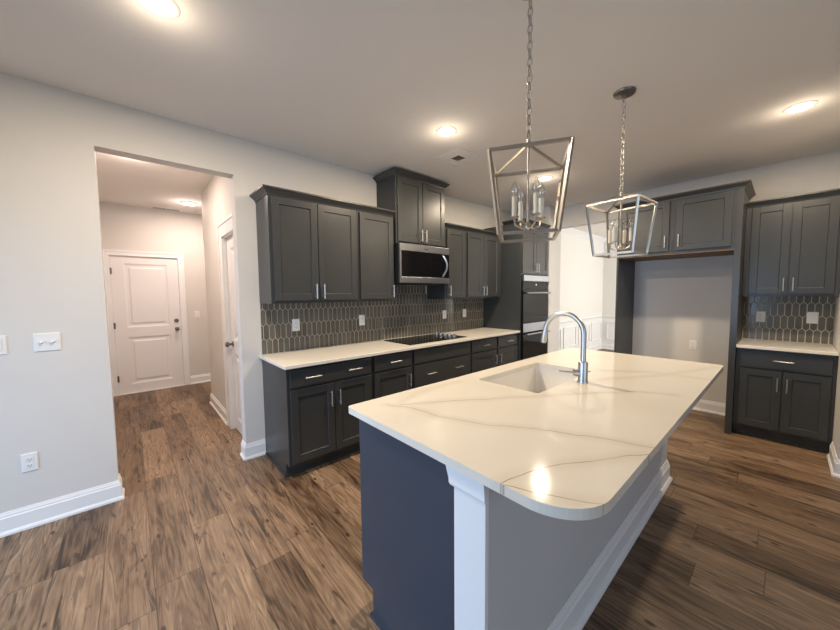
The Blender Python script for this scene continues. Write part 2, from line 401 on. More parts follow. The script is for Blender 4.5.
# dining: chair rail, wainscot frames, baseboard, crown
RAIL = [(0, 0), (.014, .004), (.018, .03), (.030, .045), (.034, .058), (.030, .066), (0, .066)]
bm = nb(); sweep(bm, [(4.6, DYE), (0, DYE), (0, YB+WT)][::-1], [(-o, h) for o, h in RAIL][::-1], .80) if False else sweep(bm, [(0, YB+WT), (0, DYE), (4.6, DYE)], RAIL, .775)
struct('trim_3', bm, M_TRIM)
def frame_mold(bm, t, u0, u1, z0, z1):
    for a, b, c, d in ((u0, u1, z0, z0+.03), (u0, u1, z1-.03, z1), (u0, u0+.03, z0+.03, z1-.03), (u1-.03, u1, z0+.03, z1-.03)): tbox(bm, t, a, b, .006, .024, c, d)
bm = nb(); tL = T('L', 0, 0)
box(bm, 0, .006, YB+WT, DYE, .13, .78); box(bm, .006, 4.6, DYE-.006, DYE, .13, .78)
y = YB+WT+.10
while y+.55 < DYE: frame_mold(bm, tL, y, y+.62, .25, .70); y += .74
tE = T('B', 0, DYE)
for k in range(5): frame_mold(bm, tE, .12+k*.88, .12+k*.88+.76, .25, .70)
struct('trim_4', bm, M_TRIM)
CRN = [(0, -.115), (.012, -.112), (.020, -.095), (.060, -.045), (.085, -.025), (.095, -.012), (.095, 0), (0, 0)]
bm = nb(); sweep(bm, [(0, YB+WT), (0, DYE), (4.6, DYE)], CRN, H); struct('trim_5', bm, M_TRIM)
baseboard('baseboard_dining', [(0, YB+WT), (0, DYE), (4.6, DYE)])

# ------------------------------------------------------------------ cabinets
def pull(t, parent, uc, zc, n0, vertical=True, L=.13):
    bm = nb(); h = L/2
    if vertical:
        tube(bm, [t(uc, n0+.030, zc-h), t(uc, n0+.030, zc+h)], .0056, 10)
        for s in (-1, 1): tube(bm, [t(uc, n0, zc+s*h*.72), t(uc, n0+.030, zc+s*h*.72)], .0045, 8)
    else:
        tube(bm, [t(uc-h, n0+.030, zc), t(uc+h, n0+.030, zc)], .0056, 10)
        for s in (-1, 1): tube(bm, [t(uc+s*h*.72, n0, zc), t(uc+s*h*.72, n0+.030, zc)], .0045, 8)
    return obj('bar_pull', bm, M_NICK, parent, True)
def front(kind, t, parent, u0, u1, z0, z1, n0, pulls=(), st=.058, mat=None):
    """shaker front: stiles, rails and a sunk field; pulls: (u, z, vertical)"""
    bm = nb(); th = .020; rec = .009
    s = min(st, (z1-z0)*.28) if kind == 'drawer' else st
    tbox(bm, t, u0, u1, n0, n0+th-rec, z0, z1)
    if kind == 'slab': tbox(bm, t, u0, u1, n0+th-rec, n0+th, z0, z1)
    else:
        tbox(bm, t, u0, u0+s, n0+th-rec, n0+th, z0, z1); tbox(bm, t, u1-s, u1, n0+th-rec, n0+th, z0, z1)
        tbox(bm, t, u0+s, u1-s, n0+th-rec, n0+th, z0, z0+s); tbox(bm, t, u0+s, u1-s, n0+th-rec, n0+th, z1-s, z1)
        a, b, c, d = u0+s, u1-s, z0+s, z1-s; e = .003
        q0 = [(a, c), (b, c), (b, d), (a, d)]; q1 = [(a+e, c+e), (b-e, c+e), (b-e, d-e), (a+e, d-e)]
        for i in range(4):
            j = (i+1) % 4
            bm.faces.new([bm.verts.new(t(*k)) for k in ((q0[i][0], n0+th-.002, q0[i][1]), (q0[j][0], n0+th-.002, q0[j][1]), (q1[j][0], n0+th-rec+.0004, q1[j][1]), (q1[i][0], n0+th-rec+.0004, q1[i][1]))])
    o = obj('drawer_front' if kind in ('drawer', 'slab') else 'door', bm, mat or M_CAB, parent, bevel=.0015)
    for (pu, pz, v) in pulls: pull(t, o, pu, pz, n0+th, v)
    return o
CCR = [(-.004, 0), (.005, 0), (.008, .012), (.034, .036), (.045, .042), (.045, .056), (-.004, .056)]   # cabinet crown profile
def upper(t, o, name, label, w, z0, z1, depth, crown_path=None, loc=None):
    c = thing(name, label, 'cabinet', t(w/2, depth/2, z0))
    bm = nb(); tbox(bm, t, .0008, w-.0008, .001, depth, z0, z1); obj('carcass', bm, M_CAB, c, bevel=.001)
    if crown_path:
        bm = nb(); sweep(bm, crown_path, CCR, z1-.012); obj('crown_molding', bm, M_CAB, c)
    return c
def base(t, label, w, depth=.60, name='base_cabinet'):
    c = thing(name, label, 'cabinet', t(w/2, depth/2, 0))
    bm = nb(); pts = [(.001, 0), (depth-.075, 0), (depth-.075, .105), (depth, .105), (depth, .883), (.001, .883)]
    a = t(.0008, 0, 0); b = t(w-.0008, 0, 0)
    prism(bm, [t(.0008, n_, z_) for n_, z_ in pts], Vector(b)-Vector(a)); obj('carcass', bm, M_CAB, c, bevel=.001)
    bm = nb(); p = t(.0008, depth-.0745, 0); q = t(w-.0008, depth-.0745, 0); tbox(bm, t, .0008, w-.0008, depth-.0745, depth-.058, .001, .018); obj('shoe_molding', bm, M_CAB, c)
    return c
L = lambda y: T('L', 0, y)
BG = 'charcoal base cabinets along the left wall'; UG = 'charcoal wall cabinets along the left wall'
# base run, left wall
ZD0, ZD1, ZB0, ZB1 = .728, .862, .125, .706
t = L(0); c = base(t, 'wide charcoal base cabinet at the end of the run beside the hall opening', .775); c['group'] = BG
front('slab', t, c, .024, .752, ZD0, ZD1, .60, [(.20, .795, False), (.575, .795, False)])
front('door', t, c, .024, .385, ZB0, ZB1, .60, [(.350, .585, True)]); front('door', t, c, .391, .752, ZB0, ZB1, .60, [(.428, .585, True)])
bm = nb(); box(bm, .001, .525, -.011, 0, 0, .018); obj('shoe_molding', bm, M_CAB, c)
t = L(.775); c = base(t, 'narrow charcoal base cabinet just left of the cooktop drawers', .485); c['group'] = BG
front('slab', t, c, .020, .465, ZD0, ZD1, .60, [(.245, .795, False)]); front('door', t, c, .020, .465, ZB0, ZB1, .60, [(.430, .585, True)])
t = L(1.260); c = base(t, 'charcoal drawer cabinet directly under the black cooktop', .915); c['group'] = BG
front('slab', t, c, .015, .900, ZD0, ZD1, .60)
front('slab', t, c, .015, .900, .425, .706, .60, [(.24, .60, False), (.68, .60, False)]); front('slab', t, c, .015, .900, .125, .405, .60, [(.24, .30, False), (.68, .30, False)])
t = L(2.175); c = base(t, 'charcoal base cabinet right of the cooktop with pull on its right edge', .535); c['group'] = BG
front('slab', t, c, .018, .518, ZD0, ZD1, .60, [(.268, .795, False)]); front('door', t, c, .018, .518, ZB0, ZB1, .60, [(.485, .585, True)])
t = L(2.710); c = base(t, 'charcoal base cabinet squeezed against the tall oven cabinet', .5025); c['group'] = BG
front('slab', t, c, .018, .488, ZD0, ZD1, .60, [(.255, .795, False)]); front('door', t, c, .018, .488, ZB0, ZB1, .60, [(.052, .585, True)])

# wall cabinets, left wall
UD = .325
t = L(0); c = upper(t, 'L', 'wall_cabinet', 'large two-door charcoal wall cabinet nearest the hall opening', .815, 1.372, 2.262, UD, [(.001, 0), (UD, 0), (UD, .8145)]); c['group'] = UG
front('door', t, c, .024, .404, 1.395, 2.240, UD, [(.372, 1.475, True)]); front('door', t, c, .411, .795, 1.395, 2.240, UD, [(.443, 1.475, True)])
t = L(.815); c = upper(t, 'L', 'wall_cabinet', 'single-door charcoal wall cabinet immediately left of the microwave', .440, 1.372, 2.262, UD, [(UD, .8155), (UD, 1.2545)]); c['group'] = UG
front('door', t, c, .020, .420, 1.395, 2.240, UD, [(.400, 1.475, True)])
t = L(1.270); c = upper(t, 'L', 'wall_cabinet', 'tall two-door charcoal cabinet above the microwave reaching towards the ceiling', .738, 1.985, 2.694, .345, [(.001, 1.271), (.345, 1.271), (.345, 2.007), (.001, 2.007)]); c['group'] = UG
front('door', t, c, .018, .364, 2.005, 2.672, .345, [(.336, 2.085, True)]); front('door', t, c, .372, .720, 2.005, 2.672, .345, [(.400, 2.085, True)])
t = L(2.0275); c = upper(t, 'L', 'wall_cabinet', 'single-door charcoal wall cabinet immediately right of the microwave', .390, 1.372, 2.248, UD, [(UD, 2.028), (UD, 2.417)]); c['group'] = UG
front('door', t, c, .028, .368, 1.395, 2.228, UD, [(.060, 1.475, True)])
t = L(2.418); c = upper(t, 'L', 'wall_cabinet', 'two-door charcoal wall cabinet tucked against the tall oven cabinet', .7935, 1.372, 2.248, UD, [(UD, 2.4185), (UD, 3.211)]); c['group'] = UG
front('door', t, c, .022, .355, 1.395, 2.228, UD, [(.328, 1.475, True)]); front('door', t, c, .363, .720, 1.395, 2.228, UD, [(.392, 1.475, True)])

# tall oven cabinet
TY = 3.2135; TW = .7695; TD = .640
t = T('L', 0, TY)
c = thing('oven_cabinet', 'tall charcoal cabinet holding the double oven at the end of the left wall', 'cabinet', (.3, TY+TW/2, 0))
bm = nb()
tbox(bm, t, 0, .020, .001, TD, 0, 2.415); tbox(bm, t, TW-.020, TW, .001, TD, 0, 2.415)
tbox(bm, t, .020, TW-.020, .001, .03, .105, 2.415)
tbox(bm, t, .020, TW-.020, .03, TD, 1.70, 2.415); tbox(bm, t, .020, TW-.020, .03, TD, .105, .42); tbox(bm, t, .020, TW-.020, .001, TD-.075, 0, .105)
obj('carcass', bm, M_CAB, c, bevel=.001)
bm = nb(); sweep(bm, [(.36, TY), (TD, TY), (TD, TY+TW)], CCR, 2.405); obj('crown_molding', bm, M_CAB, c)
front('door', t, c, .022, .380, 1.715, 2.395, TD, [(.350, 1.80, True)]); front('door', t, c, .387, .745, 1.715, 2.395, TD, [(.417, 1.80, True)])
front('slab', t, c, .022, .745, .125, .405, TD, [(.385, .30, False)])
# double oven
ov = thing('double_oven', 'black glass double wall oven with steel handles in the tall cabinet', 'oven', (.35, TY+TW/2, .43))
bm = nb(); tbox(bm, t, .026, TW-.026, .045, TD+.004, .425, 1.695); obj('housing', bm, M_BPLAST, ov)
bm = nb(); tbox(bm, t, .024, TW-.030, TD+.006, TD+.040, 1.607, 1.690); obj('filler_glare_strip', bm, M_STEEL, ov, bevel=.002)  # steel strip standing in for a bright reflection on the filler panel
bm = nb(); tbox(bm, t, .030, TW-.030, TD+.006, TD+.022, 1.495, 1.603); ob = obj('control_panel', bm, M_BLACK, ov, bevel=.002)
bm = nb(); tbox(bm, t, TW/2-.012, TW/2+.012, TD+.0225, TD+.0245, 1.545, 1.572); obj('badge', bm, M_NICK, ob)
def ovdoor(z0, z1, hz, band):
    bm = nb(); tbox(bm, t, .030, TW-.030, TD+.006, TD+.030, z0, z1); d = obj('oven_door', bm, M_BLACK, ov, bevel=.003)
    if band:
        bm = nb(); tbox(bm, t, .032, TW-.032, TD+.0305, TD+.034, z1-band, z1-.002); obj('steel_band', bm, M_STEEL, d, bevel=.001)
    bm = nb(); tube(bm, [t(.055, TD+.075, hz), t(TW-.055, TD+.075, hz)], .014, 12)
    for q in (.085, TW-.085): tube(bm, [t(q, TD+.030, hz), t(q, TD+.070, hz)], .009, 10)
    obj('door_handle', bm, M_STEEL, d, True)
ovdoor(1.015, 1.490, 1.440, 0); ovdoor(.430, 1.008, .855, .125)

# countertop, left wall
def rrect(x0, x1, y0, y1, rs, seg=8):     # rounded rectangle ccw, radii per corner (x0y0, x1y0, x1y1, x0y1)
    out = []
    for (cx, cy, sx, sy, a0), r_ in zip(((x0, y0, 1, 1, PI), (x1, y0, -1, 1, 1.5*PI), (x1, y1, -1, -1, 0), (x0, y1, 1, -1, .5*PI)), rs):
        if r_ < 1e-4: out.append((cx, cy)); continue
        for k in range(seg+1):
            a = a0+k*PI/2/seg; out.append((cx+sx*r_+r_*math.cos(a), cy+sy*r_+r_*math.sin(a)))
    return out
bm = nb(); prism(bm, [(x, y, .8845) for x, y in rrect(.001, .648, -.025, 3.2125, (0, .01, 0, 0))], (0, 0, .0295))
tag(obj('countertop', bm, M_CWHITE, bevel=.004), 'long white quartz counter along the left wall under the cooktop', 'countertop')
bm = nb(); prism(bm, [(x, y, .8845) for x, y in rrect(2.8, 3.428, 3.592, YB-.001, (.01, 0, 0, 0))], (0, 0, .0295))
tag(obj('countertop', bm, M_CWHITE, bevel=.004), 'short white quartz counter on the small right cabinet beside the fridge alcove', 'countertop')

# picket tile backsplash
def clip(poly, a0, a1, b0, b1):
    for ax, lim, sg in ((0, a0, 1), (0, a1, -1), (1, b0, 1), (1, b1, -1)):
        out = []
        for i in range(len(poly)):
            p, q = poly[i-1], poly[i]; dp, dq = (p[ax]-lim)*sg, (q[ax]-lim)*sg
            if (dp < 0) != (dq < 0): k = dp/(dp-dq); out.append((p[0]+(q[0]-p[0])*k, p[1]+(q[1]-p[1])*k))
            if dq >= 0: out.append(q)
        poly = out
        if len(poly) < 3: return []
    return poly
def backsplash(label, t, u0, u1, z0, z1, uo, zo, extra=None):
    root = thing('tile_backsplash', label, 'backsplash', t((u0+u1)/2, 0, z0))
    bm = nb(); tbox(bm, t, u0, u1, .0005, .006, z0, z1)
    if extra: tbox(bm, t, extra[0], extra[1], .0005, .006, z1, extra[2])
    obj('grout', bm, M_GROUT, root)
    pw, ph, pt, g = .0500, .1335, .026, .0030
    bm = nb(); j0 = int((z0-zo)/ph)-2
    for j in range(j0, j0+10):
        for i in range(int((u0-uo)/pw)-2, int((u1-uo)/pw)+3):
            uc = uo+i*pw+(pw/2 if j % 2 else 0); zc = zo+(j+.5)*ph; hw = pw/2-g; hh = ph/2
            poly = [(uc-hw, zc-hh+pt/2+g*.2), (uc, zc-hh-pt/2+g*1.2), (uc+hw, zc-hh+pt/2+g*.2), (uc+hw, zc+hh-pt/2-g*.2), (uc, zc+hh+pt/2-g*1.2), (uc-hw, zc+hh-pt/2-g*.2)]
            if extra and extra[0] < uc-pw/2 and uc+pw/2 < extra[1]: pc = clip(poly, u0+.001, u1-.001, z0+.001, extra[2]-.001)
            else: pc = clip(poly, u0+.001, u1-.001, z0+.001, z1-.001)
            if len(pc) < 3: continue
            cx = sum(p[0] for p in pc)/len(pc); cz = sum(p[1] for p in pc)/len(pc)
            a = [bm.verts.new(t(p[0], .006, p[1])) for p in pc]
            b = [bm.verts.new(t(p[0], .0085, p[1])) for p in pc]
            e = [bm.verts.new(t(cx+(p[0]-cx)*.93, .0095, cz+(p[1]-cz)*.97)) for p in pc]; k = len(pc)
            for s in range(k):
                bm.faces.new((a[s], a[(s+1) % k], b[(s+1) % k], b[s])); bm.faces.new((b[s], b[(s+1) % k], e[(s+1) % k], e[s]))
            bm.faces.new(e)
    obj('picket_tiles', bm, M_TILE, root); return root
backsplash('long taupe picket-tile backsplash behind the cooktop', T('L', 0, 0), .001, 3.2120, .9150, 1.3710, .045, 1.0425, (1.2565, 2.0265, 1.5430))
backsplash('small taupe picket-tile backsplash between the right wall cabinet and counter', T('B', 0, YB), 2.801, 3.4290, .9150, 1.3840, 3.104, 1.0425)

# right hand cabinets on the back wall
t = T('B', 2.800, YB)
c = base(t, 'small charcoal base cabinet with one drawer beside the fridge alcove', .628, .60)
front('slab', t, c, .034, .603, .705, .852, .60, [(.318, .785, False)])
front('door', t, c, .034, .313, .125, .686, .60, [(.288, .565, True)]); front('door', t, c, .322, .603, .125, .686, .60, [(.348, .565, True)])
c = upper(t, 'B', 'wall_cabinet', 'two-door charcoal wall cabinet at the far right above the small counter', .628, 1.385, 2.296, UD, [(2.8005, YB-UD), (3.428, YB-UD)])
front('door', t, c, .045, .312, 1.410, 2.274, UD, [(.285, 1.50, True)]); front('door', t, c, .320, .596, 1.410, 2.274, UD, [(.347, 1.50, True)])
# fridge surround
FD = .647
t = T('B', 1.717, YB)
c = thing('fridge_cabinet', 'charcoal refrigerator surround with deep top cabinet and empty alcove below', 'cabinet', (2.25, YB-.3, 0))
bm = nb(); tbox(bm, t, 0, .020, .001, FD, 0, 2.440); obj('side_panel', bm, M_CAB, c, bevel=.001)
bm = nb(); tbox(bm, t, 1.031, 1.0815, .001, FD, 0, 2.440); obj('side_panel', bm, M_CAB, c, bevel=.001)
bm = nb(); tbox(bm, t, .020, 1.031, .001, FD-.002, 1.852, 2.440); obj('carcass', bm, M_CAB, c)
bm = nb(); tbox(bm, t, .021, 1.030, .002, FD-.004, 1.846, 1.852); obj('underside_board', bm, M_WOODU, c)
bm = nb(); sweep(bm, [(1.717, YB-.001), (1.717, YB-FD), (2.7985, YB-FD), (2.7985, YB-.001)], CCR, 2.430); obj('crown_molding', bm, M_CAB, c)
front('door', t, c, .045, .508, 1.885, 2.420, FD-.002, [(.478, 1.985, True)]); front('door', t, c, .566, 1.008, 1.885, 2.420, FD-.002, [(.597, 1.985, True)])

# ------------------------------------------------------------------ appliances on the left wall
mw = thing('microwave', 'stainless over-range microwave with black door and curved handle', 'microwave', (.2, 1.642, 1.548))
t = T('L', 0, 1.264); MWW = .754
bm = nb(); tbox(bm, t, 0, MWW, .012, .385, 1.555, 1.980); tbox(bm, t, .03, MWW-.03, .05, .33, 1.545, 1.555); obj('housing', bm, M_BPLAST, mw)
bm = nb()
tbox(bm, t, .002, MWW-.002, .386, .412, 1.902, 1.978); tbox(bm, t, .002, MWW-.002, .386, .412, 1.562, 1.626)
tbox(bm, t, .002, .024, .386, .412, 1.626, 1.902); fr = obj('steel_frame', bm, M_STEEL, mw, bevel=.002)
bm = nb(); tbox(bm, t, MWW*.47, MWW*.53, .412, .4135, 1.930, 1.942); obj('badge', bm, M_SLOT, fr)
bm = nb(); tbox(bm, t, .0245, MWW-.002, .386, .410, 1.6265, 1.9015); dr = obj('glass_door', bm, M_BLACK, mw, bevel=.002)
bm = nb(); pts = []
for k in range(13):
    s = k/12; a = math.sin(PI*s)
    pts.append(t(.640+.030*a, .412+.042*a, 1.640+.248*s))
tube(bm, pts, [.009]+[.012]*11+[.009], 12); obj('door_handle', bm, M_STEEL, dr, True)
ck = thing('cooktop', 'black glass electric cooktop with five knobs set in the left counter', 'cooktop', (.32, 1.72, .9145))
bm = nb(); prism(bm, [(x, y, .9145) for x, y in rrect(.085, .555, 1.272, 2.172, (.01,)*4)], (0, 0, .007)); gl = obj('glass_top', bm, M_BLACK, ck, bevel=.002)
M_RING = plain('burner_ring_grey', (.055, .055, .055), .2, noise=.03)
for (x, y, rr) in ((.20, 1.46, .085), (.42, 1.46, .105), (.20, 1.78, .105), (.42, 1.78, .075)):
    bm = nb(); seg = 40; prev = None; ro = []; ri = []
    for k in range(seg):
        a = 2*PI*k/seg; ro.append(bm.verts.new((x+rr*math.cos(a), y+rr*math.sin(a), .9218))); ri.append(bm.verts.new((x+(rr-.003)*math.cos(a), y+(rr-.003)*math.sin(a), .9218)))
    for k in range(seg): bm.faces.new((ro[k], ro[(k+1) % seg], ri[(k+1) % seg], ri[k]))
    obj('burner_ring', bm, M_RING, ck)
for x in (.17, .245, .32, .395, .47):
    bm = nb(); lathe(bm, (x, 2.035, .9217), [(.026, 0), (.026, .004), (.021, .006), (.019, .026), (.017, .029), (.004, .030)], 20); kb = obj('control_knob', bm, M_STEEL, ck, True)
    bm = nb(); box(bm, x-.003, x+.003, 2.020, 2.050, .9515, .956); obj('grip', bm, M_BPLAST, kb)

# ------------------------------------------------------------------ island
IX0, IX1, IY0, IY1, ZI = 1.785, 2.846, -.138, 2.196, .930
CX0, CX1, CY0, CY1, CZ = 1.858, 2.434, -.096, 2.140, ZI-.0305      # dark carcass
isl = thing('kitchen_island', 'slate blue kitchen island with white corner column and knee wall', 'kitchen island', (2.2, 1.0, 0))
bm = nb(); TK = .125
prism(bm, [(x, CY0, z) for x, z in ((CX0+.078, 0), (CX1, 0), (CX1, .60), (CX0, .60), (CX0, TK), (CX0+.078, TK))], (0, CY1-CY0, 0))
box(bm, CX0, CX0+.009, CY0, CY1, .60, CZ); box(bm, CX1-.02, CX1, CY0, CY1, .60, CZ)
box(bm, CX0+.009, CX1-.02, CY0, .45, .60, CZ); box(bm, CX0+.009, CX1-.02, 1.55, CY1, .60, CZ)
obj('carcass', bm, M_ISL, isl)
bm = nb(); prism(bm, [(x, CY0-.020, z) for x, z in ((CX0+.080, 0), (CX1-.0005, 0), (CX1-.0005, CZ), (CX0-.005, CZ), (CX0-.005, TK), (CX0+.080, TK))], (0, .020, 0)); obj('end_panel', bm, M_ISL, isl, bevel=.0015)
bm = nb(); box(bm, CX0+.074, CX1-.0005, CY0-.034, CY0-.020, 0, .018); obj('shoe_molding', bm, M_ISL, isl)
KX = 2.558
bm = nb(); box(bm, CX1, KX, CY0-.024, CY0-.006, 0, CZ)
ct = obj('corner_column', bm, M_TRIM, isl, bevel=.002); ct['label'] = 'white painted column'
bm = nb(); lev = [(CZ-.0665, .012, .004), (CZ-.060, .017, .006), (CZ-.045, .018, .006), (CZ-.012, .026, .009), (CZ-.0005, .027, .010)]; rg = []
for z, ol, of in lev: rg.append([bm.verts.new(p) for p in ((CX1-ol, CY0-.024-of, z), (KX+.001, CY0-.024-of, z), (KX+.001, CY0-.0205, z), (CX1-ol, CY0-.0205, z))])
for A, B in zip(rg, rg[1:]):
    for i in range(4): bm.faces.new((A[i], A[(i+1) % 4], B[(i+1) % 4], B[i]))
bm.faces.new(rg[0]); bm.faces.new(rg[-1]); obj('capital', bm, M_TRIM, ct)
M_KNEE = plain('greige_knee_wall_paint', (0.57, 0.56, 0.55), .6, spec=.3, noise=.015, nscale=3, bump=.1, bscale=160)
bm = nb(); box(bm, CX1+.0015, KX-.0005, CY0-.0055, CY1, 0, CZ); kw = obj('knee_wall', bm, M_KNEE, isl); kw['label'] = 'greige painted knee wall'
bm = nb(); IB = [(0, 0), (.034, 0), (.034, .014), (.024, .030), (.018, .032), (.018, .118), (.012, .128), (.012, .140), (.006, .156), (.004, .165), (0, .165)]
sweep(bm, [(KX, CY0-.004), (KX, CY1+.0005), (CX1+.02, CY1+.0005)], IB)
ib = obj('baseboard', bm, M_TRIM, isl); ib['label'] = 'white baseboard'
t = T('R', CX0, 2.06)
for (a, b, pz) in ((.01, .45, .41), (.46, .87, .83), (.88, 1.29, .92), (1.30, 1.71, 1.67), (1.72, 2.13, 1.76)):
    front('door', t, isl, a, b, .14, .880, .0005, [(pz, .76, True)], mat=M_ISL)
# island top with cut-out
SX0, SX1, SY0, SY1 = 1.905, 2.290, .672, 1.368
bm = nb()
outer = rrect(IX0, IX1, IY0, IY1, (.02, .150, .035, .018), 14); inner = rrect(SX0, SX1, SY0, SY1, (.018,)*4, 5)
def loop(pts, z):
    vs = [bm.verts.new((x, y, z)) for x, y in pts]; return vs, [bm.edges.new((vs[i-1], vs[i])) for i in range(len(vs))]
vo, eo = loop(outer, ZI); vi, ei = loop(inner, ZI)
res = bmesh.ops.triangle_fill(bm, use_beauty=True, use_dissolve=False, edges=eo+ei)
faces = [g for g in res['geom'] if isinstance(g, bmesh.types.BMFace)]
low = {}
for v_ in vo+vi: low[v_] = bm.verts.new((v_.co.x, v_.co.y, ZI-.0295))
for fc in faces: bm.faces.new([low[v_] for v_ in reversed(fc.verts)])
for ring in (vo, vi):
    for i in range(len(ring)): bm.faces.new((ring[i-1], ring[i], low[ring[i]], low[ring[i-1]]))
tag(obj('countertop', bm, M_QUARTZ, bevel=.003), 'cream veined quartz island top with rounded corner and sink cut-out', 'countertop')
# sink
bm = nb(); ZS = ZI-.0302; depth = .215
def ring(pts, z): return [bm.verts.new((x, y, z)) for x, y in pts]
def rr_(e, rad, z): return ring(rrect(SX0-.006+e, SX1+.006-e, SY0-.006+e, SY1+.006-e, (rad,)*4, 5), z)
R0 = [rr_(-.018, .03, ZS), rr_(0, .02, ZS), rr_(.006, .02, ZS-.18), rr_(.012, .025, ZS-depth+.02), rr_(.032, .03, ZS-depth)]
R1 = [rr_(-.018, .03, ZS-.012), rr_(-.012, .03, ZS-.012), rr_(-.010, .03, ZS-depth-.012)]
for A, B in list(zip(R0, R0[1:]))+list(zip(R1, R1[1:]))+[(R0[0], R1[0])]:
    k = len(A)
    for i in range(k): bm.faces.new((A[i-1], A[i], B[i], B[i-1]))
bm.faces.new(R0[-1]); bm.faces.new(R1[-1])
sk = obj('sink', bm, M_SINK, smooth=True); tag(sk, 'white undermount sink basin sunk in the island top', 'sink')
bm = nb(); lathe(bm, ((SX0+SX1)/2, (SY0+SY1)/2, ZS-depth+.0006), [(.044, 0), (.044, .002), (.034, .003), (.010, .003)], 24); dn = obj('drain', bm, M_STEEL, sk, True)
# faucet
FX, FY, FZ = 2.355, 1.060, ZI+.0005
fa = thing('kitchen_faucet', 'brushed nickel gooseneck faucet standing on the island beside the sink', 'faucet', (FX, FY, FZ))
bm = nb(); lathe(bm, (FX, FY, FZ), [(.028, 0), (.028, .006), (.0255, .010), (.0255, .108), (.024, .116), (.014, .119)], 28); obj('body', bm, M_NICK, fa, True)
bm = nb(); R_ = .115; zc = 1.204
pts = [(FX, FY, FZ+.117), (FX, FY, FZ+.20), (FX, FY, zc)]
for k in range(1, 19): a = PI*k/19*1.03; pts.append((FX-R_+R_*math.cos(a), FY, zc+R_*math.sin(a)))
tube(bm, pts, .0145, 16); nk = obj('gooseneck', bm, M_NICK, fa, True)
e = Vector(pts[-1]); d = (Vector(pts[-1])-Vector(pts[-2])).normalized()
bm = nb(); tube(bm, [e+d*.001, e+d*.012, e+d*.066, e+d*.080], [.0155, .0172, .0185, .0160], 16); obj('spray_head', bm, M_NICK, fa, True)
bm = nb(); dv = Vector((-.78, -.62, 0)).normalized(); p0 = Vector((FX, FY, FZ+.053))
tube(bm, [p0+dv*.020, p0+dv*.050, p0+dv*.054], [.0195, .0195, .013], 18)
tube(bm, [p0+dv*.048, p0+dv*.09+Vector((0, 0, .004)), p0+dv*.130+Vector((0, 0, .006))], [.0065, .0055, .005], 10); obj('lever_handle', bm, M_NICK, fa, True)

